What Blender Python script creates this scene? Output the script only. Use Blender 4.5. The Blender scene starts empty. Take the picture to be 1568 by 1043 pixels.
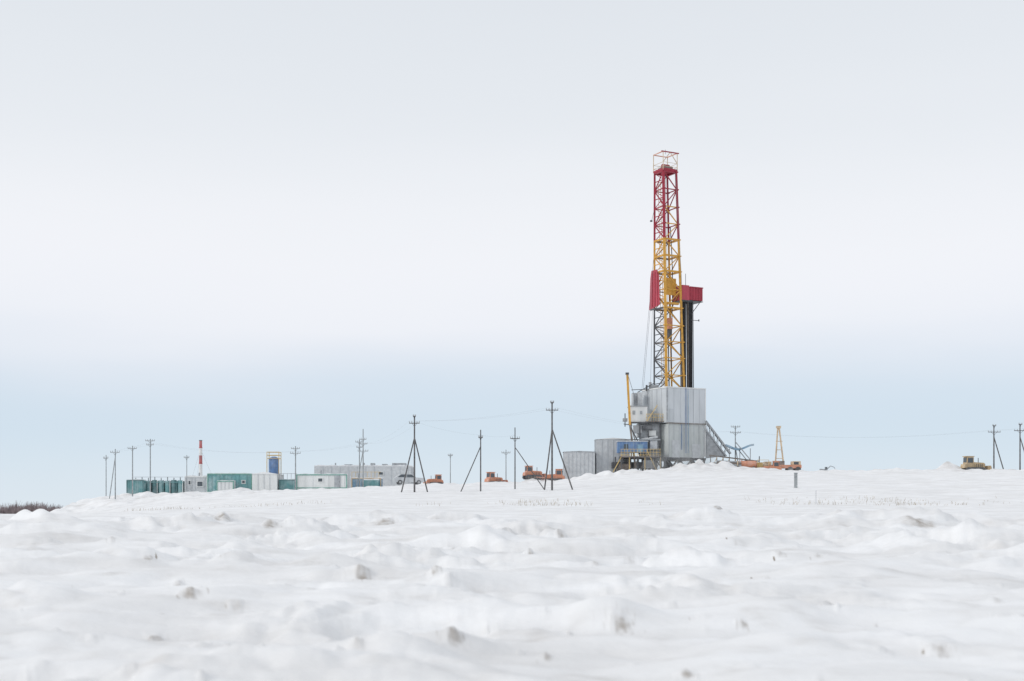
import bpy, math, random
import numpy as np
from mathutils import Vector, Matrix
random.seed(7)
scene=bpy.context.scene

# ---------------------------------------------------------------- materials (dark, camp and pole colours lightened to paint in haze)
MATS={}
def mat(name,col,rough=0.6,var=0.12,scale=1.5,metal=0.0,snow=0.0,bump=0.0,streak=False):
    m=bpy.data.materials.new(name); m.use_nodes=True
    nt=m.node_tree; N=nt.nodes; L=nt.links
    b=N['Principled BSDF']; b.inputs['Roughness'].default_value=rough; b.inputs['Metallic'].default_value=metal
    tc=N.new('ShaderNodeTexCoord'); mp=N.new('ShaderNodeMapping')
    mp.inputs['Scale'].default_value=(1,1,0.15) if streak else (1,1,1)
    L.new(tc.outputs['Object'],mp.inputs[0])
    n=N.new('ShaderNodeTexNoise'); n.inputs['Scale'].default_value=scale; n.inputs['Detail'].default_value=6
    L.new(mp.outputs[0],n.inputs['Vector'])
    r=N.new('ShaderNodeMapRange'); r.inputs[1].default_value=0.3; r.inputs[2].default_value=0.7
    r.inputs[3].default_value=0; r.inputs[4].default_value=1; L.new(n.outputs[0],r.inputs[0])
    mx=N.new('ShaderNodeMix'); mx.data_type='RGBA'
    mx.inputs[6].default_value=(*[c*(1-var*1.6) for c in col],1)
    mx.inputs[7].default_value=(*[min(.85,c*(1+var)) for c in col],1)
    L.new(r.outputs[0],mx.inputs[0]); out=mx.outputs[2]
    if snow>0:
        n2=N.new('ShaderNodeTexNoise'); n2.inputs['Scale'].default_value=0.8; n2.inputs['Detail'].default_value=8
        L.new(tc.outputs['Object'],n2.inputs['Vector'])
        r2=N.new('ShaderNodeMapRange'); r2.inputs[1].default_value=0.45; r2.inputs[2].default_value=0.75
        r2.inputs[3].default_value=snow*0.5; r2.inputs[4].default_value=min(1,snow*2); L.new(n2.outputs[0],r2.inputs[0])
        m2=N.new('ShaderNodeMix'); m2.data_type='RGBA'; L.new(r2.outputs[0],m2.inputs[0]); L.new(out,m2.inputs[6])
        m2.inputs[7].default_value=(.78,.8,.82,1); out=m2.outputs[2]
    L.new(out,b.inputs['Base Color'])
    if bump:
        bp=N.new('ShaderNodeBump'); bp.inputs['Strength'].default_value=bump; L.new(n.outputs[0],bp.inputs['Height']); L.new(bp.outputs[0],b.inputs['Normal'])
    MATS[name]=m; return m
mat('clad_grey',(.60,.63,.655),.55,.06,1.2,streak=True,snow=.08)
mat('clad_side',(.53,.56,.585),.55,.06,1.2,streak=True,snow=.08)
mat('clad_lower',(.50,.53,.52),.6,.10,1.0,streak=True,snow=.16)
mat('seam_dark',(.28,.30,.32),.6)
mat('grey_panel',(.54,.56,.575),.6,.10,2,snow=.15)
mat('grey_mid',(.34,.36,.38),.6,.2,2,snow=.12)
mat('white_panel',(.74,.75,.74),.6,.07,1.5,streak=True,snow=.15)
mat('steel_dark',(.07,.073,.082),.6,.3,2,snow=.06)
mat('steel_brown',(.17,.135,.11),.7,.3,2,snow=.12)
mat('mast_red',(.34,.022,.045),.5,.15,2)
mat('board_red',(.46,.06,.09),.55,.12,1.5,streak=True)
mat('mast_yellow',(.64,.34,.055),.5,.15,2)
mat('rail_yellow',(.64,.44,.13),.5,.15,2,snow=.12)
mat('orange',(.60,.22,.10),.5,.15,2,snow=.18)
mat('dozer_yellow',(.52,.38,.21),.6,.2,2,snow=.12)
mat('tan',(.62,.46,.28),.6,.2,2,snow=.15)
mat('blue',(.07,.18,.40),.5,.15,2,snow=.12)
mat('blue_light',(.16,.33,.48),.5,.15,2,snow=.25)
mat('teal',(.075,.29,.30),.5,.15,1.5,streak=True,snow=.25)  # colour and snow dusting lightened to stand in for haze over the camp
mat('teal_dark',(.05,.17,.18),.5,.2,2,snow=.16)
mat('green_trim',(.12,.33,.27),.5,.15,2,snow=.15)
mat('black_pipe',(.028,.028,.033),.5,.3,3)
mat('window_glass',(.09,.105,.12),.15,.1)
mat('rubber',(.05,.05,.052),.8,.2,snow=.15)
mat('pole_wood',(.135,.13,.13),.85,.3,3)  # wood colour raised toward grey, painting in haze
mat('pole_hazed',(.34,.36,.37),.85,.2,3)  # lighter grey for far poles, haze mixed into the base colour
mat('insulator',(.42,.43,.44),.3,.1)
mat('wire',(.40,.41,.43),.5,.05)
mat('guy_wire',(.24,.25,.27),.5,.05)
mat('chimney_red',(.44,.09,.09),.6,.15,2,snow=.08)
mat('chimney_white',(.75,.75,.74),.6,.06,2)
mat('car_paint',(.46,.48,.50),.35,.08,2,snow=.3)
mat('twig',(.27,.22,.225),.9,.3,.2)  # bark lightened to paint in distance haze
mat('straw',(.50,.44,.34),.9,.3,.5)
mat('snow_cap',(.82,.83,.85),.7,.03,2,bump=.2)

# ---------------------------------------------------------------- mesh builder
class B:
    def __init__(s): s.v=[];s.f=[];s.m=[];s.names=[]
    def mi(s,n):
        if n not in s.names: s.names.append(n)
        return s.names.index(n)
    def add(s,vs,fs,mt):
        o=len(s.v); i=s.mi(mt)
        s.v+= [tuple(v) for v in vs]
        for f in fs: s.f.append(tuple(a+o for a in f)); s.m.append(i)
    def box(s,c,d,mt,rz=0,ry=0):
        x,y,z=[a/2 for a in d]; M=Matrix.Rotation(rz,3,'Z')@Matrix.Rotation(ry,3,'Y'); c=Vector(c)
        vs=[c+M@Vector((i*x,j*y,k*z)) for i in(-1,1) for j in(-1,1) for k in(-1,1)]
        s.add(vs,[(0,1,3,2),(4,6,7,5),(0,4,5,1),(2,3,7,6),(0,2,6,4),(1,5,7,3)],mt)
    def beam(s,p,q,w,mt,h=None):
        p=Vector(p);q=Vector(q);d=(q-p)
        if d.length<1e-5:return
        d.normalize(); up=Vector((0,0,1)) if abs(d.z)<.95 else Vector((0,1,0))
        a=d.cross(up).normalized(); b=a.cross(d).normalized(); h=h or w
        vs=[e+a*(i*w/2)+b*(j*h/2) for e in(p,q) for i,j in((-1,-1),(1,-1),(1,1),(-1,1))]
        s.add(vs,[(0,1,2,3),(7,6,5,4),(0,4,5,1),(1,5,6,2),(2,6,7,3),(3,7,4,0)],mt)
    def cyl(s,p,q,r,mt,n=8,r2=None):
        p=Vector(p);q=Vector(q);d=(q-p).normalized(); r2=r if r2 is None else r2
        up=Vector((0,0,1)) if abs(d.z)<.95 else Vector((0,1,0))
        a=d.cross(up).normalized(); b=a.cross(d).normalized()
        vs=[]
        for e,rr in((p,r),(q,r2)):
            for i in range(n):
                t=2*math.pi*i/n; vs.append(e+a*math.cos(t)*rr+b*math.sin(t)*rr)
        fs=[(i,(i+1)%n,n+(i+1)%n,n+i) for i in range(n)]
        fs+=[tuple(range(n-1,-1,-1)),tuple(range(n,2*n))]
        s.add(vs,fs,mt)
    def prism(s,prof,y0,y1,mt,M=None,o=(0,0,0)):
        n=len(prof); M=M or Matrix.Identity(3); o=Vector(o)
        vs=[o+M@Vector((x,yy,z)) for yy in(y0,y1) for x,z in prof]
        fs=[(i,(i+1)%n,n+(i+1)%n,n+i) for i in range(n)]+[tuple(range(n-1,-1,-1)),tuple(range(n,2*n))]
        s.add(vs,fs,mt)
    def make(s,name,parent=None,smooth=False):
        me=bpy.data.meshes.new(name); me.from_pydata(s.v,[],s.f)
        for n in s.names: me.materials.append(MATS[n])
        me.polygons.foreach_set('material_index',s.m)
        if smooth: me.polygons.foreach_set('use_smooth',[True]*len(s.f))
        me.update(); import bmesh
        bm=bmesh.new(); bm.from_mesh(me); bmesh.ops.recalc_face_normals(bm,faces=bm.faces); bm.to_mesh(me); bm.free()
        ob=bpy.data.objects.new(name,me); scene.collection.objects.link(ob)
        if parent: ob.parent=parent
        return ob
def empty(name,loc=(0,0,0)):
    e=bpy.data.objects.new(name,None); e.empty_display_size=.5; scene.collection.objects.link(e); return e

# ---------------------------------------------------------------- terrain
def vnoise(x,y,seed=0):
    xi=np.floor(x).astype(np.int64); yi=np.floor(y).astype(np.int64); xf=x-xi; yf=y-yi
    u=xf*xf*xf*(xf*(xf*6-15)+10); v=yf*yf*yf*(yf*(yf*6-15)+10)
    def g(a,b,fx,fy):
        h=(a*374761393+b*668265263+seed*974634777)&0xffffffff
        h=((h^(h>>13))*1274126177)&0xffffffff; h=h^(h>>16)
        t=(h&0xffff)/65536.*2*np.pi
        return np.cos(t)*fx+np.sin(t)*fy
    a=g(xi,yi,xf,yf);b=g(xi+1,yi,xf-1,yf);c=g(xi,yi+1,xf,yf-1);d=g(xi+1,yi+1,xf-1,yf-1)
    return ((a*(1-u)+b*u)*(1-v)+(c*(1-u)+d*u)*v)*1.5
def ss(a,b,x):
    t=np.clip((x-a)/(b-a),0,1); return t*t*(3-2*t)
YS=[-60,1.4,2.6,3.8,5,6,8,12,18,24,29,38,60,80,100]
ZS=[-1.55,-1.55,-1.3,-.88,-.74,-.78,-.75,-.62,-.44,-.25,-.23,-.75,-.3,.05,.5]
CX=[-400,-68,-66.8,-64.8,-60,-55,-25,-14,-5,5,13,18,24,30,38,43,50,80,120,400]
CZ=[-.5,-.4,.0,1.8,2.4,2.7,3.4,3.9,4.2,4.4,5.2,5.9,6.2,6.3,6.1,5.9,6.0,6.2,6.0,3]
MOUNDS=[(14.8,190,3.6,2.0,.8),(11,191,2,2,.4),(27.2,190,3.8,2.2,1.25),(31.5,191,2.6,2,.55),(35.5,192,3,2,.4),(64.8,193,1.6,2,.9),(-12.0,195,2,2,.6),
        (55,195,6,3,.3),(4,193,2.2,2,.35),(-42,196,3,2,.25),
        (3.9,27,1.0,1.6,.24),(8.0,26,1.6,1.5,.20),(5.9,25,.7,1,.14),(-8.5,24,1.4,1.5,.18),(-2.5,26,1.2,1.2,.12),(-6,25,.9,1.2,.14),(10.5,25,1.2,1.5,.15),(1,26,1.0,1.2,.10),
        (-7,21,.9,.9,.2),(-4.2,14.5,.7,.6,.12),(-3.6,10,.9,.6,.10),(-1.5,12.3,.5,.4,.09),(.66,8.9,.32,.3,.17),(-.45,7.4,.3,.25,.07),(2.5,15,.8,.6,.11),(5.2,17,1.0,.8,.16),(1.7,22,.9,.8,.11),
        (-.3,18,.9,.7,.10),(-1.2,9.2,.45,.3,.06),(2.2,10.6,.5,.4,.08),(3.2,12.5,.6,.5,.09),(-2.7,8,.4,.3,.06),(1.6,7.4,.35,.25,.05)]
CL=[(-5.8,26,.16,.12),(-4.1,22,.14,.09),(-4.4,25,.09,.16),(-2.5,25,.2,.10),(-1.4,12,.08,.07),(.2,15.6,.06,.07),(-2.5,10.1,.07,.05),(-1.5,7.7,.025,.03),
    (-.34,7.35,.05,.04),(.68,8.6,.07,.03),(2.3,7.15,.05,.03),(-2.35,7.1,.06,.03),(-2.3,8.4,.06,.04),(4.2,27,.2,.18),(7.2,24,.3,.13),(.75,21,.1,.08),
    (-.7,11.7,.05,.05),(1.5,8.6,.035,.03),(.85,6.5,.04,.03),(.18,7.1,.025,.03),(2.2,21,.08,.08),(-1.6,11,.05,.04),(-3.9,14,.06,.05),(-3.2,12.5,.05,.05)]
NK=len(CL)
R2=random.Random(5)
for i in range(170):
    d=math.exp(R2.uniform(math.log(5.5),math.log(28))); CL.append((R2.uniform(-.42,.42)*d,d,R2.uniform(.015,.06)*(d/10)**.7,R2.uniform(.008,.035)))
def H(x,y,dirt_shade=False):
    x=np.atleast_1d(np.asarray(x,float)); y=np.atleast_1d(np.asarray(y,float))
    near=np.interp(y,YS,ZS)
    near=near-ss(45,75,y)*ss(-16,-42,x)*.85
    ys=np.interp(x,[-62,-20],[180,100])
    t=ss(0,1,(y-ys)/(196-ys))
    cr=np.interp(x,CX,CZ)
    far=ss(330,520,y); cr=cr*(1-far)-.6*far
    z=near*(1-t)+cr*t
    fg=ss(2.5,5,y)*(1-ss(30,40,y))
    wx=x+.35*vnoise(x*.8,y*.8,3); wy=y+.35*vnoise(x*.8,y*.8,4)
    sc=np.clip(y/11,.6,1.6)**.5
    patch=np.clip(.5+1.2*vnoise(x/2.3,y/2.3,15),0.1,1.25)
    n=.13*vnoise(wx/2.6,wy/2.2,1)+.085*vnoise(wx/1.05,wy/.9,2)+.05*vnoise(wx/.6,wy/.5,17)*patch
    r=np.abs(vnoise(wx/.8+7,wy/.55,5)); n+=.075*(np.sqrt(r*r+.004)-.3)
    r2=np.abs(vnoise(wx/.36+3,wy/.3,12)); n+=.036*(np.sqrt(r2*r2+.004)-.3)*patch
    n+=(.018*vnoise(wx/.24,wy/.2,6)+.009*vnoise(x/.13,y/.12,8)+.003*vnoise(x/.06,y/.055,9))*patch
    p=(x*.8+y*.6); q=(-x*.6+y*.8); n+=.012*vnoise(p/.9,q/.14,13)*(1.4-patch)
    z=z+fg*n*(.6+.6*patch)*sc
    mid=ss(34,50,y)*(1-ss(330,500,y))
    z=z+mid*(.14*vnoise(x/9,y/7,21)+.07*vnoise(x/2.7,y/2.2,22)+.03*vnoise(x/.9,y/.8,23)+.06*np.abs(vnoise(x/3.2+.3*y,y/1.1,24)))
    cz=ss(165,190,y)*(1-ss(225,300,y))*ss(-66.8,-64.4,x)
    z=z+cz*(.30*vnoise(x/5.5,y/4,31)+.26*vnoise(x/1.9,y/1.8,32)+.12*vnoise(x/.8,y/.8,33))
    for a,b,sx,sy,h in MOUNDS:
        z=z+h*np.exp(-((x-a)/sx)**2-((y-b)/sy)**2)*(1+(.6 if b>100 else .4)*vnoise(x/ (1.4 if b>100 else .35),y/(1.4 if b>100 else .35),41))
    if not dirt_shade: return z
    dm=np.zeros_like(z)
    for ci,(a,b,rr,h) in enumerate(CL):
        k=np.where((np.abs(x-a)<rr*3.5)&(np.abs(y-b)<rr*5))[0]
        if len(k)==0: continue
        xx=x[k]-a; yy=y[k]-b; w=1+.7*vnoise(xx/(rr*.8)+a*9,yy/(rr*.8)+b*7,50)
        q=(xx*xx+ (yy*.8)**2)/(rr*rr)*w
        z[k]+=h*np.exp(-q**1.2)
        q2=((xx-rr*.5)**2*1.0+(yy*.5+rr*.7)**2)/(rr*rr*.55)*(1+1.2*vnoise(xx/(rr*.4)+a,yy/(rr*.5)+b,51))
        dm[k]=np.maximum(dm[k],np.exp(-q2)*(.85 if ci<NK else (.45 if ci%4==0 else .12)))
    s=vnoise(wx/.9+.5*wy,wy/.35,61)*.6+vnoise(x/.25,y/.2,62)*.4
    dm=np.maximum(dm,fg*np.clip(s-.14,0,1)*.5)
    hol=np.clip(.26-r,0,1)*.55+np.clip(.15-r2,0,1)*.5*patch  # hollows between snow lumps: shade painted into the colour, on top of real dirt
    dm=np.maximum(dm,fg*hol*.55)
    s2=vnoise(x/6,y/3,63)+.5*vnoise(x/1.5,y/1.2,64)
    dm=np.maximum(dm,cz*np.clip(s2-.25,0,1)*.5)
    dm=np.maximum(dm,.55*np.exp(-((x-65)/3)**2-((y-194)/4)**2)*np.clip(.5+vnoise(x/1.2,y,65),0,1))
    dm=np.maximum(dm,.4*ss(14,18,x)*(1-ss(38,46,x))*cz*np.clip(.1+vnoise(x/1.5,y/1.2,66),0,1))
    return z,dm
def Hs(x,y): return float(H(x,y)[0])

def build_ground():
    rr=[.02,.8,1.6]
    while rr[-1]<30: rr.append(rr[-1]*1.010)
    while rr[-1]<100: rr.append(rr[-1]*1.012)
    while rr[-1]<240: rr.append(rr[-1]*1.005)
    while rr[-1]<9000: rr.append(rr[-1]*1.05)
    fine=np.radians(np.linspace(-27,27,960)); out=np.radians(np.linspace(27,333,120))[1:-1]
    th=np.concatenate([fine,out]); R=np.array(rr)
    T,RR=np.meshgrid(th,R); x=(RR*np.sin(T)).ravel(); y=(RR*np.cos(T)).ravel()
    z,d=H(x,y,True)
    nT=len(th); nR=len(R)
    me=bpy.data.meshes.new('snow_ground'); me.vertices.add(len(x))
    me.vertices.foreach_set('co',np.stack([x,y,z],1).ravel())
    i=np.arange(nR-1)[:,None]*nT; j=np.arange(nT)[None,:]; j2=(j+1)%nT
    q=np.stack([i+j,i+j2,i+nT+j2,i+nT+j],-1).reshape(-1,4)[:, ::-1]
    me.loops.add(q.size); me.loops.foreach_set('vertex_index',q.ravel().astype(np.int32))
    me.polygons.add(len(q)); me.polygons.foreach_set('loop_start',np.arange(0,q.size,4,dtype=np.int32))
    me.polygons.foreach_set('use_smooth',np.ones(len(q),bool))
    me.update(calc_edges=True); me.validate()
    a=me.attributes.new('dirt_shade','FLOAT','POINT'); a.data.foreach_set('value',d.astype(np.float32))
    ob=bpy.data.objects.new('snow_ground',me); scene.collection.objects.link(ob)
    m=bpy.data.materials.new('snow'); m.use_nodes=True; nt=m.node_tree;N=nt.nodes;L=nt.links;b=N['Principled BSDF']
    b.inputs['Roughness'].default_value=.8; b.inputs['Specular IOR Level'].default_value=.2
    at=N.new('ShaderNodeAttribute'); at.attribute_name='dirt_shade'
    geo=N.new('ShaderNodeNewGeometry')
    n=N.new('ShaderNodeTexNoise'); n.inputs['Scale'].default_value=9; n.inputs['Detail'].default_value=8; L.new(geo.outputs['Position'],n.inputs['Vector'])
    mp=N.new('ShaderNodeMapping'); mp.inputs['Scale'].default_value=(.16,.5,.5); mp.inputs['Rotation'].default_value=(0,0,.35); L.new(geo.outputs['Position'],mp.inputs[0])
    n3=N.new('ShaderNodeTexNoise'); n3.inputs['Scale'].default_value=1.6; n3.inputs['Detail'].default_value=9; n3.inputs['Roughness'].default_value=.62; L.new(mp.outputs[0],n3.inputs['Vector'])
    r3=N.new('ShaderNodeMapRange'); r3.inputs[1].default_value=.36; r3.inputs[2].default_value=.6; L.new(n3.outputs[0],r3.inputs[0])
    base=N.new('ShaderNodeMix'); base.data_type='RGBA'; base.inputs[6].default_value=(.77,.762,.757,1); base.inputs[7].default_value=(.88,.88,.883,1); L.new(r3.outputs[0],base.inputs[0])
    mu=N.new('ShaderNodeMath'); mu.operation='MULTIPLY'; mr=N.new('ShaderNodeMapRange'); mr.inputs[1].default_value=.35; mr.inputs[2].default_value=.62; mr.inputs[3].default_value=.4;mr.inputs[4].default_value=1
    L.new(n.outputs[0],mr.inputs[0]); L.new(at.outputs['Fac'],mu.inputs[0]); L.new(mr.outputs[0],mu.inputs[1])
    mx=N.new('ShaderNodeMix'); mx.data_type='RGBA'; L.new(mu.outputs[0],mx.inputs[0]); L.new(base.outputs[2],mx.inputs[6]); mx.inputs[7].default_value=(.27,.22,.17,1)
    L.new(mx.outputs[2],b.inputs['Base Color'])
    n2=N.new('ShaderNodeTexNoise'); n2.inputs['Scale'].default_value=14; n2.inputs['Detail'].default_value=8; L.new(geo.outputs['Position'],n2.inputs['Vector'])
    bp=N.new('ShaderNodeBump'); bp.inputs['Strength'].default_value=.35; bp.inputs['Distance'].default_value=.02; L.new(n2.outputs[0],bp.inputs['Height']); L.new(bp.outputs[0],b.inputs['Normal'])
    me.materials.append(m)
build_ground()

# ---------------------------------------------------------------- drilling rig
rig=empty('drilling_rig')
TH=math.radians(28); U=Vector((math.cos(TH),math.sin(TH),0)); V=Vector((-math.sin(TH),math.cos(TH),0)); Zv=Vector((0,0,1))
def rp(o,u,v,z): return Vector((o[0],o[1],0))+U*u+V*v+Zv*z
C=(23.3,196.2); W=7.0; D=6.7
b=B()
ctr=lambda u,v,z: rp(C,u,v,z)
def ubox(b,u0,u1,v0,v1,z0,z1,mt,o=C):
    b.box(rp(o,(u0+u1)/2,(v0+v1)/2,(z0+z1)/2),(u1-u0,v1-v0,z1-z0),mt,rz=TH)
ubox(b,0.02,W,0.02,D,13.55,18.75,'clad_grey')
ubox(b,-.06,-.0,.0,D,13.55,18.9,'clad_side')
ubox(b,.0,W,-.06,0,13.55,18.9,'clad_grey')
for k in (1.2,2.4,3.6,4.75,5.9): ubox(b,k-.025,k+.025,-.09,-.062,13.6,18.8,'seam_dark' if k==4.75 else 'clad_side')
for k in (1.3,2.6,3.9,5.2): ubox(b,-.09,-.062,k-.03,k+.03,13.6,18.8,'grey_mid')
ubox(b,-.12,.08,-.12,.08,13.5,18.95,'grey_mid')
ubox(b,W-.1,W+.08,-.12,.1,8.5,18.95,'white_panel')
ubox(b,-.1,W+.1,-.14,-.095,18.78,18.95,'white_panel'); ubox(b,-.14,-.095,-.1,D,18.78,18.95,'white_panel')
ubox(b,-.1,W+.15,-.16,.0,13.40,13.54,'steel_brown')
ubox(b,.3,W-.1,.06,D,8.0,13.4,'clad_lower')
for k in range(0,8): ubox(b,.35+k*.92,.40+k*.92,.02,.058,8.2,13.38,'grey_mid' if k%3==0 else 'clad_side')
ubox(b,3.3,3.37,-.2,-.14,9,18.9,'blue'); ubox(b,3.72,3.78,-.2,-.14,9.0,18.7,'blue_light'); ubox(b,2.6,2.66,-.1,-.02,9.5,13.3,'blue')
ubox(b,W+.1,W+.7,1,1.6,15.6,16.1,'rail_yellow'); ubox(b,W+.1,W+.5,.6,1.2,14.6,15.2,'grey_mid')
b.make('drill_floor_enclosure',rig)
b=B()
ubox(b,.3,1.1,-.14,-.065,13.6,15.6,'clad_side'); ubox(b,4.6,6.2,-.0,.05,8.3,10.4,'grey_panel'); ubox(b,.9,2.3,-.0,.05,8.3,10.9,'grey_panel')
b.make('doors',rig)
b=B()
gz=5.6
for u in(-.2,2.3,4.7,W): 
    for v in(.3,3.3,6.3): b.beam(ctr(u,v,gz),ctr(u,v,8.3),.35,'steel_dark')
for v in(.2,6.3):
    b.beam(ctr(-.3,v,8.15),ctr(W+.2,v,8.15),.35,'steel_dark')
    for u in(-.2,2.3,4.7): b.beam(ctr(u,v,gz),ctr(u+2.4,v,8.1),.18,'steel_brown'); b.beam(ctr(u+2.4,v,gz),ctr(u,v,8.1),.18,'steel_dark')
b.box((19.2,199.2,8.35),(5.6,4.5,.3),'steel_dark'); b.box((18.5,199.6,7.2),(6.6,3.8,.9),'steel_dark')
for i in range(7): b.beam((15.6+i*1.15,197.1,5.6),(15.6+i*1.15,197.1,8.4),.2,'steel_dark')
for i in range(6): b.beam((15.6+i*1.15,197.0,5.8),(16.75+i*1.15,197.0,8.2),.13,'steel_brown')
b.box((20.6,197.5,7.3),(1.6,1.2,1.2),'grey_mid'); b.cyl((16.2,196.8,6.9),(17.9,196.8,6.9),.45,'steel_brown',12)
b.make('substructure',rig)
b=B()
b.box((20.1,199.5,12.5),(2.1,3,2.0),'grey_panel'); b.box((19.1,198.6,14.85),(2.7,2.6,2.3),'white_panel')
b.box((18.4,197.28,15.1),(.4,.06,.6),'grey_mid'); b.box((19.5,197.28,15.1),(.35,.06,.5),'grey_mid')
b.box((19.1,198.6,16.08),(2.9,2.8,.14),'grey_mid')
b.box((18.75,200.5,17.2),(.7,1.5,2.2),'grey_mid'); b.box((19.55,200.5,17.25),(.75,1.5,2.3),'grey_panel'); b.cyl((18.4,199.4,16.1),(18.4,199.4,18.1),.22,'grey_panel',10)
b.box((20.9,199,11.0),(2.8,2.6,5.2),'grey_mid'); b.box((20.4,197.5,12.9),(1.5,.8,.8),'steel_dark'); b.box((21.4,197.4,10.2),(1.1,.5,1.4),'grey_panel')
b.box((21.2,197.55,12.0),(1.2,.2,.8),'white_panel'); b.box((19.0,197.9,12.6),(1.3,.8,1.2),'grey_panel'); b.cyl((19.6,197.3,11.0),(22.0,197.3,11.4),.22,'grey_panel',10)
for x,z0,z1 in((18.0,8.4,13.7),(19.3,8.4,13.7),(20.6,8.4,13.7),(22.3,8.4,13.7)): b.beam((x,197.2,z0),(x,197.2,z1),.18,'steel_dark')
b.beam((17.8,197.1,13.55),(22.4,197.1,13.55),.22,'steel_dark'); b.beam((17.7,197.1,11.0),(22.4,197.1,11.0),.18,'grey_mid')
b.beam((17.6,197,13.4),(20.2,197,8.4),.17,'steel_dark'); b.beam((19.2,197,8.6),(17.9,197,13.2),.13,'steel_brown')
b.beam((17.1,197.6,13.0),(17.1,197.6,15.0),.14,'steel_dark'); b.box((17.1,197.6,14.0),(.7,.6,.5),'grey_mid'); b.beam((16.9,197.6,13.4),(18.2,197.6,13.2),.12,'steel_dark')
for i in range(8): b.box((20.3+i*.35,196.95,14.3),(.05,.05,1.1),'rail_yellow')
b.beam((20.2,196.95,14.85),(23,196.95,14.85),.07,'rail_yellow'); b.beam((20.2,196.95,14.35),(23,196.95,14.35),.05,'rail_yellow'); b.box((21.5,197.2,13.72),(2.8,.9,.1),'steel_brown')
b.beam((20.3,196.85,13.7),(21.9,196.85,16.2),.12,'rail_yellow')
b.cyl((21.2,200.5,18.7),(21.2,200.5,20.0),.22,'grey_mid'); b.cyl((20.7,200.8,18.7),(20.7,200.8,19.6),.15,'steel_dark'); b.beam((19.2,200.3,18.4),(21.9,200.3,19.9),.12,'steel_dark')
b.box((21.9,200.4,19.2),(1.2,.6,.7),'grey_mid'); b.beam((18.3,200.2,18.8),(21,200.2,18.9),.1,'steel_dark')
b.make('drawworks_module',rig)
b=B()
b.beam((17.35,196.5,20.8),(17.75,196.5,13.2),.32,'mast_yellow'); b.box((17.33,196.5,20.9),(.5,.45,.3),'steel_dark'); b.beam((17.75,196.5,13.2),(18.6,196.4,6.6),.28,'steel_brown')
b.beam((17.4,196.3,20.8),(18.9,197.2,16.2),.05,'guy_wire')
b.make('crane_post',rig)
b=B()
b.box((18.0,195.8,9.75),(4.4,2.4,1.6),'blue'); b.box((17.0,194.58,9.8),(.6,.05,.8),'window_glass'); b.box((19.1,194.58,9.6),(.8,.05,1.1),'blue_light')
for i in range(9): b.box((16+i*.52,194.57,9.75),(.05,.04,1.5),'blue_light')
b.box((18.0,195.8,10.62),(4.6,2.6,.12),'grey_panel')
b.make('doghouse',rig)
b=B()
b.box((19.1,194.2,8.3),(6.2,.9,.14),'steel_brown')
for i in range(13): b.box((16.2+i*.48,193.8,8.9),(.05,.05,1.1),'rail_yellow')
for z in(9.4,8.95,8.55): b.beam((16.1,193.8,z),(22.1,193.8,z),.06,'rail_yellow')
for i in range(6): b.beam((16.3+i*1.15,194.1,5.2),(16.3+i*1.15,194.1,8.3),.13,'rail_yellow' if i%2 else 'steel_dark')
b.beam((20.0,193.9,9.3),(21.6,193.9,6.0),.12,'rail_yellow'); b.beam((15.0,193.9,6.0),(16.4,193.9,8.6),.12,'rail_yellow')
b.make('walkway_railings',rig)
# mast
Mb=(23.5,198.7); Mt=(23.1,199.3); zb,zt=18.6,52.2; sb,st=3.3,2.35
def mc(i,z):
    t=(z-zb)/(zt-zb); s=sb+(st-sb)*t; o=(Mb[0]+(Mt[0]-Mb[0])*t,Mb[1]+(Mt[1]-Mb[1])*t)
    return rp(o,*[(0,0),(s,0),(s,s),(0,s)][i],z)
lv=[18.6,21,23.6,26.1,28.6,31.3,34.1,36.9,39.3,41.8,44.2,46.8,49.5,52.2]
red=41.8
bl,bb=B(),B()
for i in range(4):
    for a,c in zip(lv[:-1],lv[1:]):
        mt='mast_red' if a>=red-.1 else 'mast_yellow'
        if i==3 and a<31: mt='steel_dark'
        w=(.40 if i==0 else .34) if i<2 else .28
        if a<31 and i!=0: w-=.05
        bl.beam(mc(i,a),mc(i,c),w,mt)
        if i!=3: bl.box(mc(i,c),(.5,.5,.16),mt,rz=TH)
bl.make('mast_legs',rig)
for k,(a,c) in enumerate(zip(lv[:-1],lv[1:])):
    for f in range(4):
        i,j=f,(f+1)%4
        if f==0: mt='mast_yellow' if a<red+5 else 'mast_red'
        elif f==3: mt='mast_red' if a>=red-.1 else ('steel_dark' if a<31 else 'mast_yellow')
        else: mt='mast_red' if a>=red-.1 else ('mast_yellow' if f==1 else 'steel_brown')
        w=.12
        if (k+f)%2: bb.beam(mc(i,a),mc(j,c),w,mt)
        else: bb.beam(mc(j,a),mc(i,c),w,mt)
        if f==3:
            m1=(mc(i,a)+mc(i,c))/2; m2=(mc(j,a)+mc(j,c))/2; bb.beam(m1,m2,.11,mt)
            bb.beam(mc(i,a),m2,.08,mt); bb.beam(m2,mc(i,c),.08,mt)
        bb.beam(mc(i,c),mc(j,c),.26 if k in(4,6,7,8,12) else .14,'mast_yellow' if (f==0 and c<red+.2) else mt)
bb.make('mast_bracing',rig)
b=B()
for s in(-.22,.22):
    p=lambda z:(mc(0,z)+mc(1,z)+mc(2,z)+mc(3,z))*.25+U*(-.7+s)+V*.6
    b.beam(p(19),p(51),.06,'mast_yellow')
z=19.
while z<51:
    q=lambda s:(mc(0,z)+mc(1,z)+mc(2,z)+mc(3,z))*.25+U*(-.7+s)+V*.6
    b.beam(q(-.22),q(.22),.05,'mast_yellow'); z+=.6
b.make('mast_ladder',rig)
b=B()
cc=(mc(0,52.3)+mc(2,52.3))/2
b.box(cc+Zv*.15,(2.7,2.7,.3),'mast_red',rz=TH); b.box(cc+Zv*.5,(1.5,1.9,.4),'steel_brown',rz=TH)
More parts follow.
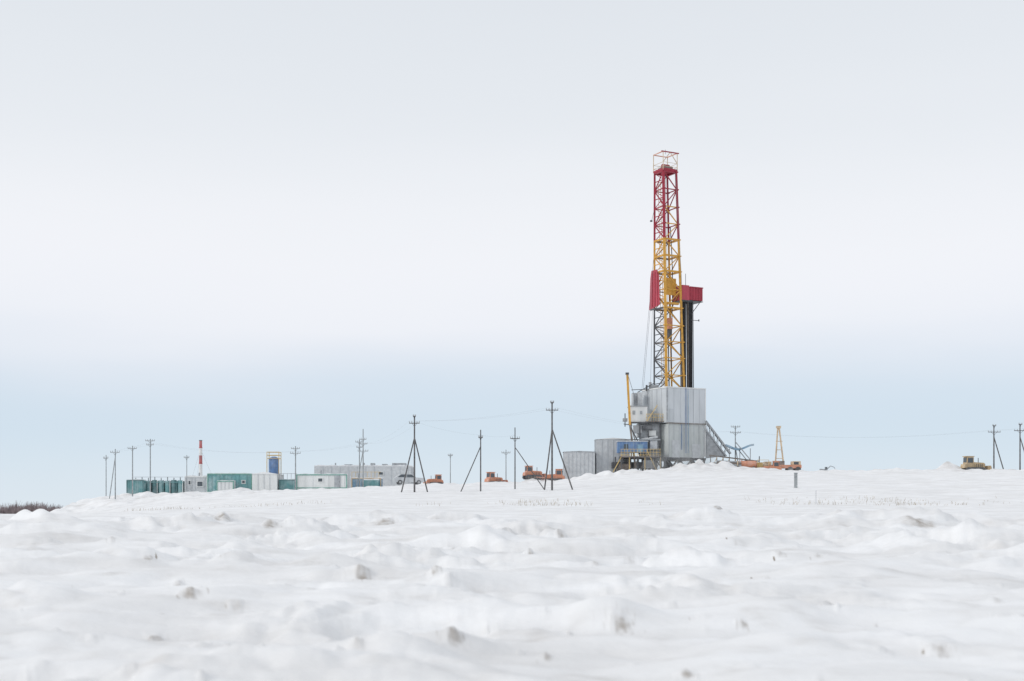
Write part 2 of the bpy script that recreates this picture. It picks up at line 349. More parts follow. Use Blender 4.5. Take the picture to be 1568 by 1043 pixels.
for s in(-.5,-.17,.17,.5): b.cyl(cc+U*(s-.05)+Zv*.75,cc+U*(s+.05)+Zv*.75,.5,'mast_red',16)
K=[cc+U*a*1.3+V*c*1.3 for a,c in((-1,-1),(1,-1),(1,1),(-1,1))]
for i in range(4):
    b.beam(K[i],K[i]+Zv*2.8,.11,'tan'); b.beam(K[i]+Zv*2.8,K[(i+1)%4]+Zv*2.8,.12,'orange'); b.beam(K[i]+Zv*1.2,K[(i+1)%4]+Zv*1.2,.05,'tan')
    b.beam(K[i]+Zv*.6,K[(i+1)%4]+Zv*.6,.05,'tan')
b.beam(K[0]+Zv*1.2,(K[0]+K[1])/2+Zv*2.8,.09,'tan'); b.beam(K[1]+Zv*1.2,(K[0]+K[1])/2+Zv*2.8,.09,'tan')
b.beam(K[0]+Zv*2.8-U*.3,K[1]+Zv*2.8+U*.3,.15,'mast_red'); b.cyl(cc+Zv*2.8,cc+Zv*3.5,.03,'steel_dark')
b.make('crown_block',rig)
b=B()
o=mc(1,33)
def ob(b,u0,u1,v0,v1,z0,z1,mt): b.box(o-Zv*33+U*(u0+u1)/2+V*(v0+v1)/2+Zv*(z0+z1)/2,(u1-u0,v1-v0,z1-z0),mt,rz=TH)
ob(b,.05,1.4,-.3,2.2,32.6,34.9,'board_red'); ob(b,1.45,3.9,-.3,-.2,32.7,34.7,'board_red'); ob(b,3.8,3.9,-.2,2.2,32.7,34.7,'board_red'); ob(b,1.4,3.8,2.1,2.2,32.7,34.7,'board_red')
ob(b,0,3.95,-.35,2.25,32.5,32.6,'steel_dark')
for k in range(8): ob(b,1.6+k*.3,1.66+k*.3,-.36,-.305,32.7,34.7,'mast_red')
ob(b,1.4,3.95,-.40,-.365,34.60,34.76,'mast_red')
b.beam(o+U*3.6-Zv*.5,o+U*2.0-Zv*2.4,.09,'steel_dark'); b.beam(o+U*.9+Zv*1.9,o+U*.9+Zv*3.7,.07,'steel_dark'); b.beam(o+U*.1-Zv*.55,o+U*2-Zv*.55,.18,'steel_dark')
b.beam(o+U*1.9-Zv*3.35,o+U*3.4-Zv*3.35,.08,'steel_dark'); b.box(o+U*3.4-Zv*3.3,(.15,.15,.3),'steel_dark')
b.make('monkey_board',rig)
b=B()
def lf(t,off,z): return mc(0,z)*(1-t)+mc(3,z)*t-U*off
pts=[(.35,31.8),(1.3,31.3),(1.22,36.2),(1.12,37.3),(.62,37.3),(.42,36.3)]
n=len(pts); vs=[lf(t,.25,z) for t,z in pts]+[lf(t,.35,z) for t,z in pts]
b.add(vs,[tuple(range(n)),tuple(range(2*n-1,n-1,-1))]+[(i,(i+1)%n,n+(i+1)%n,n+i) for i in range(n)],'board_red')
for t in(.5,.75,1.0): b.beam(lf(t,.4,31.6),lf(t,.4,37.0),.06,'mast_red')
b.beam(lf(0,.1,31.3),lf(1.2,.3,31.3),.2,'steel_dark')
b.box((mc(0,36)+mc(1,36))/2-Zv*1.4+V*.5,(2.0,.06,2.6),'mast_yellow',rz=TH)
b.box((mc(0,32)+mc(1,32))/2+V*.3,(2.3,.5,.3),'mast_yellow',rz=TH)
b.make('wind_wall',rig)
b=B()
ax=lambda z:(mc(0,z)+mc(2,z))/2
b.box(ax(29)-V*.3,(.8,.7,1.7),'orange',rz=TH); b.box(ax(27.4)-V*.3,(.55,.5,1.4),'steel_dark',rz=TH); b.cyl(ax(26.7),ax(19),.09,'steel_dark')
for s in(-.25,0,.25): b.cyl(ax(30)+U*s,ax(52)+U*s,.03,'guy_wire',5)
pr=None
for k in range(15):
    z=44-k*1.6; p=ax(z)+U*(.6+.25*math.sin(k*.35))-V*.2
    if pr is not None: b.cyl(pr,p,.07,'black_pipe',6)
    pr=p
b.make('travelling_block',rig)
b=B()
for r in range(5):
    for k in range(8):
        x=26.05+k*.22+ (.16 if k>3 else 0); y=200.6+r*.35+k*.1
        b.cyl((x+.02*r,y,18.4),(x-.02,y,33.0+R2.uniform(-.3,.1)),.08,'black_pipe' if (k+r)%4 else 'steel_brown',6)
b.beam((27.98,201.4,18.6),(27.88,201.3,32.6),.12,'steel_dark')
b.make('racked_drill_pipe',rig)
b=B()
for (x0,y0,z0),(x1,y1,z1) in [((21.8,201.3,39),(19.9,200,19)),((21.7,201.3,36),(20.3,202,19)),((21.6,201,31.3),(21.2,200,19)),((25.0,200,52),(26.0,199.9,35))]: b.cyl((x0,y0,z0),(x1,y1,z1),.026,'guy_wire',5)
b.box((21.45,201.2,44.9),(.35,.35,.2),'steel_dark'); b.beam((21.5,201.2,44.9),(21.9,201.2,46.5),.05,'steel_dark')
b.make('guy_lines',rig)
b=B()
for yy in(199.2,200.4):
    b.beam((29.6,yy,14.0),(33.4,yy,9.0),.2,'grey_mid'); b.beam((29.6,yy,12.6),(32.7,yy,8.6),.2,'grey_mid')
    for i in range(6): 
        t=i/6; b.beam((29.6+3.8*t,yy,14-5*t),(29.6+3.1*(t+.08),yy,12.6-4*(t+.08)),.1,'grey_panel')
b.add([(29.6,199.25,13.9),(33.4,199.25,8.95),(33.4,200.35,8.95),(29.6,200.35,13.9)],[(0,1,2,3)],'grey_panel')
b.prism([(29.7,8.3),(32.4,8.6),(29.7,12.3)],199.3,200.3,'grey_mid')
for i in range(8): b.beam((30.2+i*.95,198.6,6.2),(30.2+i*.95,198.6,8.6-.1*i),.12,'steel_brown')
b.beam((30,198.6,8.7),(37.5,198.6,7.8),.18,'steel_brown'); b.beam((30,198.6,7.6),(38.5,198.6,7.0),.16,'grey_mid')
for i in range(7): b.beam((30.2+i*.95,198.5,6.3),(31.15+i*.95,198.5,8.4-.1*i),.09,'tan')
b.beam((34.0,198.9,10.8),(37.8,198.9,6.2),.14,'grey_mid')
b.make('pipe_ramp',rig)
b=B(); pr=None
for i in range(15):
    a=i/14; p=Vector((32.6+4.3*a,199.5,9.9+.35*math.sin(a*5.6+2.2)+.1)) 
    if pr is not None: b.beam(pr,p,.9,'blue_light',.28)
    pr=p
for x in(33.2,34.8,36.4): b.beam((x,199.5,6.4),(x,199.5,9.8),.1,'grey_mid')
b.make('blue_chute',rig)

# yard equipment right of the rig
e=empty('fuel_tank'); b=B(); b.cyl((34.0,196.6,7.25),(36.6,196.6,7.25),.55,'orange',18); b.cyl((33.8,196.6,7.25),(34.0,196.6,7.25),.4,'orange',18,.55); b.cyl((36.6,196.6,7.25),(36.8,196.6,7.25),.55,'orange',18,.4); b.cyl((35.2,196.6,7.75),(35.2,196.6,8.0),.2,'steel_dark',10); b.make('tank',e)
b=B()
for x in(34.3,36.3): b.box((x,196.6,6.5),(.2,1.0,1.2),'steel_brown')
b.box((35.3,196.0,6.35),(3.2,.15,.2),'steel_brown'); b.box((35.3,197.2,6.35),(3.2,.15,.2),'steel_brown'); b.make('skid',e)
e=empty('pipe_rack'); b=B()
for r in range(3):
    for k in range(5-r): b.cyl((30.8,195.9+k*.3+r*.15,7.2+r*.26),(34.4,195.9+k*.3+r*.15,7.05+r*.26),.14,'steel_brown' if (k+r)%2 else 'grey_mid',8)
b.make('pipes',e); b=B()
for x in(31.2,33.8): b.box((x,196.6,6.5),(.2,2.0,1.0),'steel_dark'); b.box((x,195.7,7.3),(.14,.14,.9),'tan')
b.make('supports',e)
e=empty('pump_skid'); b=B(); b.box((37.7,197,6.5),(1.9,1.4,.25),'steel_brown'); b.box((37.3,197,7.1),(.9,.9,.9),'rail_yellow'); b.cyl((37.8,197,7.0),(38.6,197,7.0),.32,'tan',12); b.cyl((37.3,197,7.5),(37.3,197,8.5),.07,'steel_dark'); b.beam((36.9,196.3,6.6),(36.9,196.3,7.9),.06,'rail_yellow'); b.beam((38.6,196.3,6.6),(38.6,196.3,7.9),.06,'rail_yellow'); b.beam((36.9,196.3,7.9),(38.6,196.3,7.9),.06,'rail_yellow'); b.make('pump',e)

# ---------------------------------------------------------------- site buildings
def shed(name,x0,x1,y,dep,zt,wall,roof='snow_cap',trim=None,wins=(),door=None,ribs=.5,gable=0,ribmat=None,railing=False,flue=0):
    e=empty(name); xm=(x0+x1)/2; z0=Hs(xm,y)-.5; w=x1-x0; b=B(); h=zt-z0
    b.box((xm,y+dep/2,(z0+zt)/2),(w,dep,h),wall)
    k=x0+ribs
    while k<x1-.2:
        if not any(abs(k-wx)<ww/2+.1 for wx,ww,_,_ in wins): b.box((k,y-.03,(z0+zt)/2),(.07,.055,h-.1),ribmat or wall)
        k+=ribs
    k=y+.4
    while k<y+dep-.1:
        for xx in(x0-.025,x1+.025): b.box((xx,k,(z0+zt)/2),(.045,.07,h-.1),ribmat or wall)
        k+=ribs
    b.make('walls',e)
    if trim:
        b=B()
        for xx in(x0,x1): b.box((xx,y,(z0+zt)/2),(.16,.16,h),trim)
        b.box((xm,y-.02,zt),(w+.1,.14,.16),trim); b.box((xm,y-.02,z0+.55),(w-.2,.12,.14),trim); b.make('frame_trim',e)
    b=B()
    if gable: b.prism([(x0-.15,zt),(x1+.15,zt),(xm,zt+gable)],y-.1,y+dep+.1,roof)
    else:
        nx=max(4,int(w/.5)) 
        for i in range(nx):
            hh=.10+.09*(.5+.5*math.sin(i*1.7+x0))+.04*R2.random(); b.box((x0+w*(i+.5)/nx,y+dep/2,zt+hh/2+.001),(w/nx*1.02-.003*(i%2),dep*(.98-.01*(i%3)),hh),roof)
    b.make('roof_snow' if roof=='snow_cap' else 'roof',e)
    if wins or door:
        b=B()
        for wx,ww,wz,wh in wins:
            b.box((wx,y-.04,wz),(ww,.06,wh),'window_glass'); b.box((wx,y-.05,wz+wh/2),(ww+.16,.12,.08),'white_panel'); b.box((wx,y-.05,wz-wh/2),(ww+.16,.12,.08),'white_panel')
            for s in(-1,1): b.box((wx+s*ww/2,y-.05,wz),(.08,.11,wh),'white_panel')
        if door: b.box((door,y-.05,z0+1.6),(.9,.07,2.0),'grey_mid'); b.box((door+.3,y-.1,z0+1.5),(.06,.06,.15),'steel_dark')
        b.make('windows_and_door',e)
    if railing or flue:
        b=B()
        if railing:
            k=x0
            while k<=x1: b.box((k,y+.1,zt+.5),(.06,.06,1.0),'rail_yellow' if railing==2 else 'grey_mid'); k+=.6
            b.beam((x0,y+.1,zt+1),(x1,y+.1,zt+1),.06,'rail_yellow' if railing==2 else 'grey_mid')
        for q in range(flue): b.cyl((x0+w*(q+.6)/(flue+.3),y+dep*.5,zt),(x0+w*(q+.6)/(flue+.3),y+dep*.5,zt+.7),.12,'grey_mid')
        b.make('roof_fittings',e)
    return e
shed('storage_building',12.9,18.0,199.8,4,11.2,'grey_panel',ribs=.85,ribmat='clad_side',gable=.25,roof='white_panel')
shed('storage_building',7.95,12.6,198.6,4,9.25,'grey_panel',ribs=.6,ribmat='clad_side',roof='grey_mid',gable=.12)
def tanks(x0,n,y,zt):
    e=empty('mud_tank_battery'); b=B(); c=B()
    for i in range(n):
        x=x0+i*.98; z0=Hs(x,y)-.4
        b.cyl((x+.42,y+.4,z0),(x+.42,y+.4,zt-.05*(i%3)),.42,'teal' if i%3 else 'teal_dark',14)
        b.box((x+.42,y+1.6,(z0+zt)/2),(.86,1.8,zt-z0-.3),'teal_dark')
        c.box((x+.9,y-.02,(z0+zt)/2),(.09,.09,zt-z0),'white_panel' if i%2 else 'teal_dark')
        c.cyl((x+.42,y+.4,zt-.1),(x+.42,y+.4,zt+.35+.15*(i%2)),.08,'grey_mid')
    c.beam((x0,y-.03,zt-.35),(x0+n*.98,y-.03,zt-.35),.09,'teal'); c.beam((x0,y,zt+.45),(x0+n*.98,y,zt+.45),.05,'grey_mid')
    b.make('tanks',e); c.make('frame_and_vents',e)
tanks(-58.3,8,200.5,5.0)
shed('shipping_container',-58.6,-56.1,198.8,1.4,4.9,'teal',trim='teal_dark',ribs=.28)
shed('site_trailer',-50.3,-46.9,201,5,5.5,'grey_panel',wins=((-48.0,.9,4.4,.8),(-49.6,.4,4.6,.6)),trim='white_panel',flue=1)
shed('shipping_container',-46.7,-40.0,200.5,2.6,5.9,'teal',trim='green_trim',ribs=.6,wins=((-41.2,.5,4.7,.5),),ribmat='teal')
shed('utility_shed',-44.9,-42.4,198.8,1.5,4.75,'white_panel',trim='green_trim',ribs=.6,ribmat='grey_panel')
shed('utility_shed',-39.8,-36.0,200,6,5.9,'white_panel',gable=.35,ribs=.9,ribmat='grey_panel')
shed('shipping_container',-35.8,-33.1,201,2.6,5.0,'teal',trim='teal_dark',ribs=.28,railing=1)
shed('site_trailer',-32.8,-25.2,199,2.6,5.75,'white_panel',trim='green_trim',wins=((-29.2,.7,4.95,.55),),door=-26.6,ribs=1.2,flue=1)
shed('equipment_skid',-24.9,-20.4,203,2.6,5.3,'blue_light',trim='tan',ribs=.5,railing=2)
shed('shipping_container',-23.0,-20.6,201.1,1.7,5.0,'teal',ribs=.3)
e=shed('warehouse_building',-32.4,-16.6,214,9,7.6,'grey_panel',ribs=1.4,ribmat='clad_side',flue=3,wins=((-21.5,.8,6.4,.5),))
b=B()
for x,w,h in((-18.5,2.0,.5),(-27,1.2,.3),(-23,.6,.5),(-21,.8,.35)): b.box((x,216,7.65+h/2),(w,2,h),'grey_mid')
b.make('roof_units',e)
e=empty('blue_silo'); b=B(); x,y=-37.9,208
b.cyl((x,y,5.0),(x,y,8.6),.85,'blue',20); b.cyl((x,y,8.6),(x,y,8.9),.85,'blue',20,.3); b.cyl((x,y,4.0),(x,y,5.0),.2,'blue',16,.85); b.make('tank',e,False)
b=B()
for sx in(-1,1):
    for sy in(-1,1): b.beam((x+sx*.95,y+sy*.95,2.5),(x+sx*.95,y+sy*.95,9.6),.1,'rail_yellow')
for z in(9.6,9.1,8.6,6.0):
    for sy in(-1,1): b.beam((x-.95,y+sy*.95,z),(x+.95,y+sy*.95,z),.08,'rail_yellow'); b.beam((x+sy*.95,y-.95,z),(x+sy*.95,y+.95,z),.08,'rail_yellow')
b.make('frame',e)
e=empty('striped_chimney'); b=B(); x,y=-49.1,206; zs=[2.5,7.7,9.0,10.2,11.3]; r=.28
for (a,c),mt in zip(zip(zs[:-1],zs[1:]),['chimney_white','chimney_red','chimney_white','chimney_red']): b.cyl((x,y,a),(x,y,c),r,mt,16,r-.012); r-=.014
b.cyl((x,y,11.3),(x,y,11.42),.26,'steel_dark',16)
for z in(7.7,10.2): b.cyl((x,y,z-.04),(x,y,z+.04),.3,'chimney_red',16)
b.make('stack',e); b=B()
for a in(0,2.1,4.2): b.cyl((x,y,10),(x+3*math.cos(a),y+3*math.sin(a),3),.012,'wire',5)
b.make('guy_wires',e)

# ---------------------------------------------------------------- utility poles
def pole(x,y,zt,arms=((.4,2.2),),braces=(),mt='pole_wood',r=.14,rot=0):
    r*=.78
    e=empty('utility_pole'); z0=Hs(x,y)-.4; b=B()
    b.cyl((x,y,z0),(x,y,zt),r,mt,8,r*.7); b.make('pole',e)
    if braces:
        b=B()
        for dx,dy,zz in braces:
            b.cyl((x,y,zz),(x+dx,y+dy,Hs(x+dx,y+dy)-.3),r*.65,mt,7,r*.75)
        b.make('stays',e)
    b=B(); cr,sr=math.cos(rot),math.sin(rot)
    for dz,w in arms:
        z=zt-dz; b.beam((x-w/2*cr,y-.16-w/2*sr,z),(x+w/2*cr,y-.16+w/2*sr,z),.09,mt)
        for s in(-.95,-.5,.5,.95):
            px,py=x+s*w/2*cr,y-.16+s*w/2*sr
            b.cyl((px,py,z+.045),(px,py,z+.24),.04,'insulator',6)
        b.beam((x-w*.25*cr,y-.1,z),(x,y-.1,z-.4),.035,mt); b.beam((x+w*.25*cr,y-.1,z),(x,y-.1,z-.4),.035,mt)
    b.make('crossarms',e); return e
pole(4.6,150,12.7,((.1,.4),(.95,1.4)),((-.9,.4,9.6),(2.4,-1.0,9.6)),'pole_wood',.15)
pole(-11.2,150,11.1,((.1,.3),(.85,1.2)),((-1.7,1.5,8.6),(1.5,1.0,8.6)),'pole_wood',.14)
pole(-3.6,150,9.5,((.9,.5),),((-2.4,-.3,7.6),),'pole_wood',.11)
pole(.35,152,9.9,((1.3,1.1),),((3.6,-1,7.6),),'pole_wood',.10,)
pole(-.9,195,9.4,((.5,1.3),),(),'pole_hazed',.1)
pole(-9.2,195,8.8,((.3,.7),),(),'pole_hazed',.09)
pole(-60.6,195,8.6,((.5,.7),),(),'pole_hazed',.10)
pole(-56.8,187,9.1,((.5,1.3),),((-1.2,1,8.0),),'pole_hazed',.12)
pole(-55.2,190,9.7,((.4,1.3),),(),'pole_hazed',.13)
pole(-54.0,195,11.0,((.3,1.4),(.9,1.1)),(),'pole_hazed',.13)
pole(-49.8,200,8.8,((.4,.8),),(),'pole_hazed',.09)
pole(-32.9,198.5,10.1,((.4,1.3),(1.1,1.6)),(),'pole_hazed',.14)
pole(-22.8,200,12.8,((1.6,1.0),(2.3,1.3),(3.4,1.6)),((-1.2,.5,9.5),),'pole_hazed',.13)
pole(-23.4,200.3,11.2,((.4,1.2),(1.2,.9)),(),'pole_hazed',.12)
pole(34.2,200,13.3,((.2,1.4),(1.1,1.6)),((3.2,-1,10.2),(.9,1.0,10.0)),'pole_hazed',.13)
pole(70.1,190,12.7,((.1,.5),(1.0,1.8)),((1.3,-.5,11.0),),'pole_wood',.15)
pole(73.9,190,12.9,((.1,.5),(1.0,1.8)),((1.3,-.5,11.0),),'pole_wood',.15)
b=B()
def wire(p,q,sag):
    pr=None
    for i in range(13):
        t=i/12; c=Vector(p).lerp(Vector(q),t); c.z-=sag*4*t*(1-t)
        if pr is not None: b.cyl(pr,c,.005,'wire',4)
        pr=c
for s in(-.6,.6):
    wire((-11.2+s,149.8,10.5),(4.6+s,149.8,12.0),.4)
    wire((4.6+s,149.8,12.0),(34.2+s,199.8,12.4),.9)
    wire((-22.8+s,200,10.6),(-11.2+s,149.8,10.5),.8)
    wire((-32.9+s,198.5,9.3),(-22.8+s,200,10.6),.3)
    wire((-54+s,195,10.4),(-32.9+s,198.5,9.3),.7)
    wire((-56.8+s,187,8.8),(-55.2+s,190,9.5),.15)
    wire((-55.2+s,190,9.5),(-54+s,195,10.4),.15)
    wire((70.1+s,189.8,12.0),(73.9+s,189.8,12.2),.1); wire((73.9+s,189.8,12.2),(110+s,189.8,12.2),1)
    wire((34.2+s,199.8,12.4),(70.1+s,189.8,12.0),1.0)
wire((-3.6,150,8.9),(-11.2,149.8,10.5),.3); wire((.35,152,9.0),(-3.6,150,8.9),.2)
b.make('power_lines')

# ---------------------------------------------------------------- vehicles
def dozer(x,y,sc,rot,body='dozer_yellow',sink=.3,name='bulldozer',arm=True):
    e=empty(name); e.location=(x,y,Hs(x,y)-sink); e.rotation_euler=(0,0,rot); e.scale=(sc,)*3
    b=B()
    for s in(-1,1):
        prof=[(-1.5,0),(1.5,0),(1.85,.35),(1.75,.75),(1.4,.95),(-1.4,.95),(-1.75,.75),(-1.85,.35)]
        b.prism(prof,s*.95-.25,s*.95+.25,'steel_dark')
        for k in range(5): b.cyl((-1.3+k*.65,s*1.22,.35),(-1.3+k*.65,s*1.24,.35),.25,'steel_brown',10)
    b.make('tracks',e); b=B()
    b.prism([(-.2,.8),(2.0,.8),(2.05,1.5),(1.8,1.75),(-.2,1.85)],-.55,.55,body); b.prism([(-2.0,.8),(-.2,.8),(-.2,1.5),(-1.8,1.5)],-.7,.7,body)
    for k in range(4): b.box((.4+k*.35,-.56,1.25),(.08,.03,.6),'steel_dark')
    b.cyl((1.1,.1,1.75),(1.1,.1,2.6),.06,'steel_dark'); b.make('body',e); b=B()
    b.prism([(-1.5,1.5),(-.1,1.5),(-.2,2.75),(-1.35,2.75)],-.6,.6,body); b.box((-.8,0,2.82),(1.5,1.4,.12),body)
    b.box((-.8,-.61,2.15),(.95,.05,.8),'window_glass'); b.box((-.8,.61,2.15),(.95,.05,.8),'window_glass'); b.box((-.1,0,2.2),(.06,.95,.8),'window_glass'); b.box((-1.46,0,2.2),(.06,.95,.8),'window_glass')
    b.make('cab',e); b=B()
    b.prism([(2.45,.05),(2.65,.3),(2.7,.9),(2.55,1.25),(2.45,1.25),(2.55,.85),(2.5,.35),(2.35,.08)],-1.5,1.5,body)
    for s in(-1,1): b.beam((.2,s*1.3,.5),(2.5,s*1.2,.35),.16,body)
    if arm: b.beam((1.7,.3,1.6),(2.5,.3,1.0),.12,'steel_dark')
    b.make('blade',e); return e
dozer(67.9,192.5,.86,math.radians(12),sink=.3)
dozer(-2.7,192,.7,math.radians(40),'orange',sink=.35)
dozer(-11.4,194,.6,math.radians(200),'orange',sink=.4)
dozer(3.0,193,.7,math.radians(20),'orange',sink=.2)
dozer(6.5,196,.74,math.radians(170),'orange',sink=.1)
dozer(38.9,195.2,.7,math.radians(175),'orange',sink=.4)
def excavator(x,y,sc,rot,body):
    e=empty('excavator'); e.location=(x,y,Hs(x,y)-.15); e.rotation_euler=(0,0,rot); e.scale=(sc,)*3; b=B()
    for s in(-1,1): b.prism([(-1.4,0),(1.4,0),(1.7,.3),(1.6,.65),(-1.6,.65),(-1.7,.3)],s*.9-.25,s*.9+.25,'steel_dark')
    b.make('tracks',e); b=B(); b.prism([(-1.8,.8),(1.1,.8),(1.1,1.4),(-1.7,1.7)],-1,1,body); b.box((.6,-.6,1.9),(.95,.8,1.1),body); b.box((.6,-1.01,2.0),(.7,.04,.7),'window_glass'); b.box((1.09,-.6,2.0),(.04,.6,.7),'window_glass'); b.make('house',e)
    b=B(); b.beam((1.0,.2,1.3),(2.6,.2,2.9),.3,body); b.beam((2.6,.2,2.9),(4.2,.2,2.3),.26,body); b.beam((4.2,.2,2.4),(4.6,.2,1.0),.2,body); b.prism([(4.2,.3),(4.9,.3),(4.9,1.0),(4.4,1.1)],-.2,.6,'steel_dark'); b.make('boom',e)
excavator(45.9,192,.36,math.radians(0),'grey_mid')
e=empty('mobile_crane'); b=B() 
b.beam((40.3,198,12.9),(39.9,198,7.0),.2,'tan'); b.beam((40.5,198,12.9),(41.2,198,7.0),.2,'tan'); b.box((40.4,198,12.95),(.7,.4,.35),'tan')
for z in(8.2,9.5,10.8): b.beam((40.0,198,z),(41.0,198,z),.09,'tan')
b.make('boom_frame',e); b=B(); b.box((41,198,6.95),(5.4,1.8,.5),'orange'); b.box((43.0,198,7.3),(1.2,1.7,.9),'tan'); b.box((42.9,197.13,7.45),(.7,.04,.4),'window_glass'); b.box((38.7,198,7.4),(1.0,1.5,.6),'tan'); b.box((40.6,198,7.45),(1.2,1.2,.7),'steel_brown')
for x in(39,40.2,42,43.2): b.cyl((x,197.05,6.5),(x,197.3,6.5),.42,'rubber',14); b.cyl((x,198.7,6.5),(x,198.95,6.5),.42,'rubber',14)
b.make('truck',e)
e=empty('parked_car'); cx,cy=-14.9,188.5; e.location=(cx,cy,Hs(cx,cy)-.1); e.rotation_euler=(0,0,math.radians(12)); b=B()
b.prism([(-2.15,.35),(2.15,.35),(2.2,.75),(2.0,.95),(1.0,1.02),(.35,1.5),(-1.3,1.52),(-1.95,1.05),(-2.2,.95)],-.85,.85,'car_paint'); b.make('body',e); b=B()
b.prism([(.85,1.04),(.3,1.42),(-.35,1.44),(-.35,1.04)],-.87,.87,'window_glass'); b.prism([(-.45,1.04),(-.45,1.44),(-1.2,1.44),(-1.7,1.06)],-.87,.87,'window_glass'); b.make('windows',e); b=B()
for x in(-1.35,1.35):
    for s in(-1,1): b.cyl((x,s*.75,.33),(x,s*.9,.33),.33,'rubber',18); b.cyl((x,s*.9,.33),(x,s*.92,.33),.18,'insulator',12)
b.make('wheels',e)
for (x,y,h,w) in((30.2,139,1.5,.32),(25.6,110,1.1,.03)):
    e=empty('marker_post'); z=Hs(x,y); b=B(); b.box((x,y,z+h/2-.1),(w,w*.6,h+.2),'pole_hazed'); b.box((x,y,z+h+.04),(w*1.15,w*.8,.1),'grey_mid'); b.make('post',e)

# ---------------------------------------------------------------- vegetation
b=B(); V_=[];F_=[]
for i in range(1900):
    x=R2.uniform(-420,-175); y=R2.uniform(590,640); hgt=R2.uniform(3.2,6.6)*(.75+.2*math.sin(x*.13)+.12*math.sin(x*.41)); z=-1.0
    for k in range(14):
        a=R2.uniform(0,6.28); sp=R2.uniform(.05,.5)*hgt; w=R2.uniform(.05,.13); s=R2.uniform(0,.45)
        p=Vector((x+R2.uniform(-.3,.3),y,z+s*hgt*.6)); q=Vector((x+math.cos(a)*sp,y+math.sin(a)*sp,z+hgt*R2.uniform(.55,1)))
        o_=len(V_); V_+=[(p.x-w,p.y,p.z),(p.x+w,p.y,p.z),(q.x+w*.3,q.y,q.z),(q.x-w*.3,q.y,q.z)]; F_.append((o_,o_+1,o_+2,o_+3))
b.add(V_,F_,'twig'); b.make('distant_tree_line')
V_=[];F_=[]; b=B()
xs=[]
for i in range(2800):
    y=R2.uniform(100,122); x=R2.uniform(-.40,.42)*y
    dn=math.sin(x*.22+1)*.5+math.sin(x*.61)*.35+.1
    if x/y>.15: dn+=.25
    if R2.random()>dn: continue
    xs.append((x,y))
A=np.array(xs); zz=H(A[:,0],A[:,1])
for (x,y),z in zip(xs,zz):
    h=R2.uniform(.10,.34); lx=R2.uniform(-.1,.1); w=R2.uniform(.009,.018)
    o_=len(V_); V_+=[(x-w,y,z-.03),(x+w,y,z-.03),(x+lx+w*.4,y+R2.uniform(-.05,.05),z+h),(x+lx-w*.4,y,z+h)]; F_.append((o_,o_+1,o_+2,o_+3))
b.add(V_,F_,'straw'); b.make('dry_grass_stubble')

# ---------------------------------------------------------------- drifting snow in the air (real volumes low on the pad)
def mist(x0,x1,y0,y1,z0,z1,dens,fx0,fx1):
    me=bpy.data.meshes.new('blowing_snow')
    me.from_pydata([(x,y,z) for x in(x0,x1) for y in(y0,y1) for z in(z0,z1)],[],[(0,1,3,2),(4,6,7,5),(0,4,5,1),(2,3,7,6),(0,2,6,4),(1,5,7,3)])
    bo=bpy.data.objects.new('blowing_snow',me); scene.collection.objects.link(bo)
    m=bpy.data.materials.new('blowing_snow'); m.use_nodes=True; nt=m.node_tree;N=nt.nodes;L=nt.links; N.remove(N['Principled BSDF'])
    vs=N.new('ShaderNodeVolumeScatter'); vs.inputs['Color'].default_value=(1,1,1,1); L.new(vs.outputs[0],N['Material Output'].inputs['Volume'])
    geo=N.new('ShaderNodeNewGeometry'); sx=N.new('ShaderNodeSeparateXYZ'); L.new(geo.outputs['Position'],sx.inputs[0])
    n=N.new('ShaderNodeTexNoise'); n.inputs['Scale'].default_value=.4; n.inputs['Detail'].default_value=3; L.new(geo.outputs['Position'],n.inputs['Vector'])
    def mr(src,a,bb_,c,d):
        r=N.new('ShaderNodeMapRange'); r.interpolation_type='SMOOTHSTEP'; r.inputs[1].default_value=a; r.inputs[2].default_value=bb_; r.inputs[3].default_value=c; r.inputs[4].default_value=d; L.new(src,r.inputs[0]); return r.outputs[0]
    def mul(a,c):
        q=N.new('ShaderNodeMath'); q.operation='MULTIPLY'; L.new(a,q.inputs[0])
        if isinstance(c,float): q.inputs[1].default_value=c
        else: L.new(c,q.inputs[1])
        return q.outputs[0]
    den=mul(mul(mul(mr(sx.outputs['Z'],z0+.6,z1,1,0),mr(sx.outputs['X'],x0,fx0,0,1)),mul(mr(sx.outputs['X'],fx1,x1,1,0),mr(n.outputs[0],.40,.66,.2,1))),dens)
    L.new(den,vs.inputs['Density']); me.materials.append(m)
mist(17,32.5,191,194,5.6,9.8,.32,22,27.5)

# ---------------------------------------------------------------- world, sun, camera
el,az=math.radians(30),math.radians(-110)
w=bpy.data.worlds.new('World'); scene.world=w; w.use_nodes=True; nt=w.node_tree;N=nt.nodes;L=nt.links
bg=N['Background']; sky=N.new('ShaderNodeTexSky'); sky.sky_type='NISHITA'; sky.sun_disc=False; sky.sun_elevation=el; sky.sun_rotation=az; sky.air_density=1; sky.dust_density=2
bg.inputs['Strength'].default_value=.1
tc=N.new('ShaderNodeTexCoord'); sp=N.new('ShaderNodeSeparateXYZ'); L.new(tc.outputs['Generated'],sp.inputs[0])
mp=N.new('ShaderNodeMapping'); mp.inputs['Scale'].default_value=(1.2,1.2,6); L.new(tc.outputs['Generated'],mp.inputs[0])
nz=N.new('ShaderNodeTexNoise'); nz.inputs['Scale'].default_value=1.6; nz.inputs['Detail'].default_value=5; nz.inputs['Roughness'].default_value=.5; L.new(mp.outputs[0],nz.inputs['Vector'])
ma=N.new('ShaderNodeMath'); ma.operation='MULTIPLY_ADD'; L.new(nz.outputs[0],ma.inputs[0]); ma.inputs[1].default_value=.07; L.new(sp.outputs['Z'],ma.inputs[2])
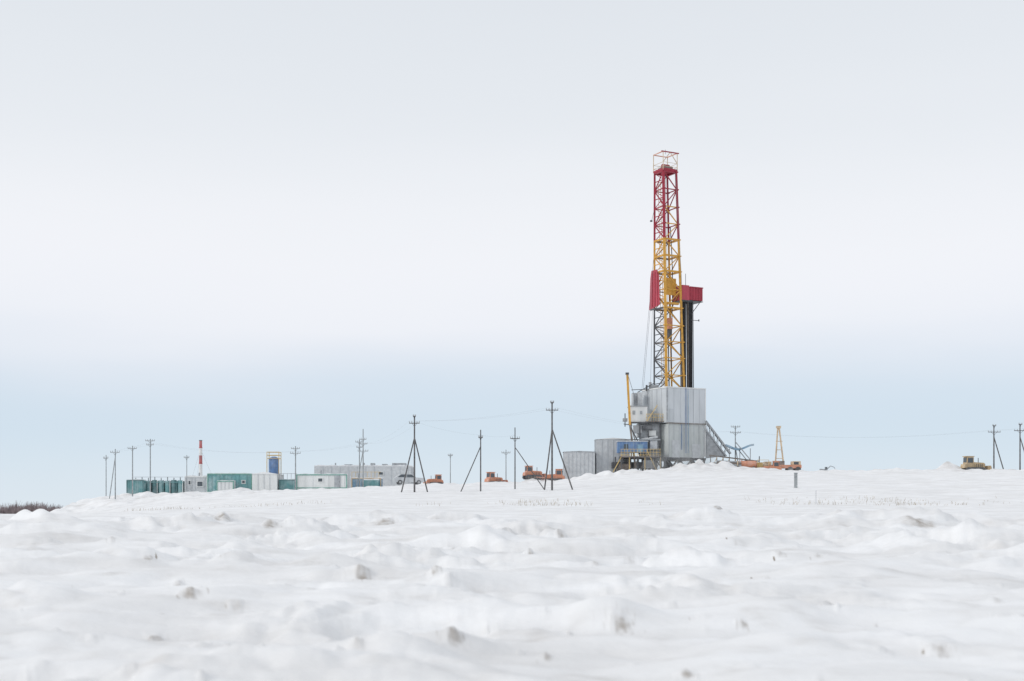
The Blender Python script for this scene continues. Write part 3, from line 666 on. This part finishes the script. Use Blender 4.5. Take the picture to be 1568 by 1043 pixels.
sb_=N.new('ShaderNodeMath'); sb_.operation='SUBTRACT'; L.new(ma.outputs[0],sb_.inputs[0]); sb_.inputs[1].default_value=.035
rp_=N.new('ShaderNodeValToRGB'); L.new(sb_.outputs[0],rp_.inputs[0]); cr=rp_.color_ramp; cr.interpolation='B_SPLINE'
def lin(c): return tuple((v/255/12.92 if v<10 else ((v/255+.055)/1.055)**2.4) for v in c)
stops=[(0,(224,234,242)),(.045,(213,228,240)),(.085,(208,224,238)),(.12,(226,233,243)),(.145,(241,243,249)),(.20,(245,246,250)),(.28,(233,237,242)),(.38,(225,230,236)),(1,(224,228,234))]
cr.elements[0].position=0; cr.elements[0].color=(*lin(stops[0][1]),1); cr.elements[1].position=1; cr.elements[1].color=(*lin(stops[-1][1]),1)
for p,c in stops[1:-1]:
    e_=cr.elements.new(p); e_.color=(*lin(c),1)
sc_=N.new('ShaderNodeVectorMath'); sc_.operation='SCALE'; sc_.inputs['Scale'].default_value=10.3; L.new(rp_.outputs[0],sc_.inputs[0])
mx=N.new('ShaderNodeMix'); mx.data_type='RGBA'; mx.inputs[0].default_value=.94; L.new(sky.outputs[0],mx.inputs[6]); L.new(sc_.outputs[0],mx.inputs[7]); L.new(mx.outputs[2],bg.inputs['Color'])
sd=bpy.data.lights.new('sun','SUN'); sd.energy=1.1; sd.angle=math.radians(16); sd.color=(1,.97,.93); so=bpy.data.objects.new('sun',sd); scene.collection.objects.link(so)
dirv=Vector((math.sin(az)*math.cos(el),math.cos(az)*math.cos(el),math.sin(el))); so.rotation_euler=dirv.to_track_quat('Z','Y').to_euler(); so.location=(0,0,60)
cd=bpy.data.cameras.new('camera'); cam=bpy.data.objects.new('camera',cd); scene.collection.objects.link(cam); scene.camera=cam
cam.location=(0,0,0); cam.rotation_euler=(math.radians(90),0,0); cd.sensor_width=36; cd.lens=36*2000/1568; cd.shift_y=.168; cd.clip_start=.05; cd.clip_end=20000
cd.dof.use_dof=True; cd.dof.focus_distance=195; cd.dof.aperture_fstop=2.4
scene.view_settings.view_transform='Standard'; scene.view_settings.look='None'; scene.view_settings.exposure=0
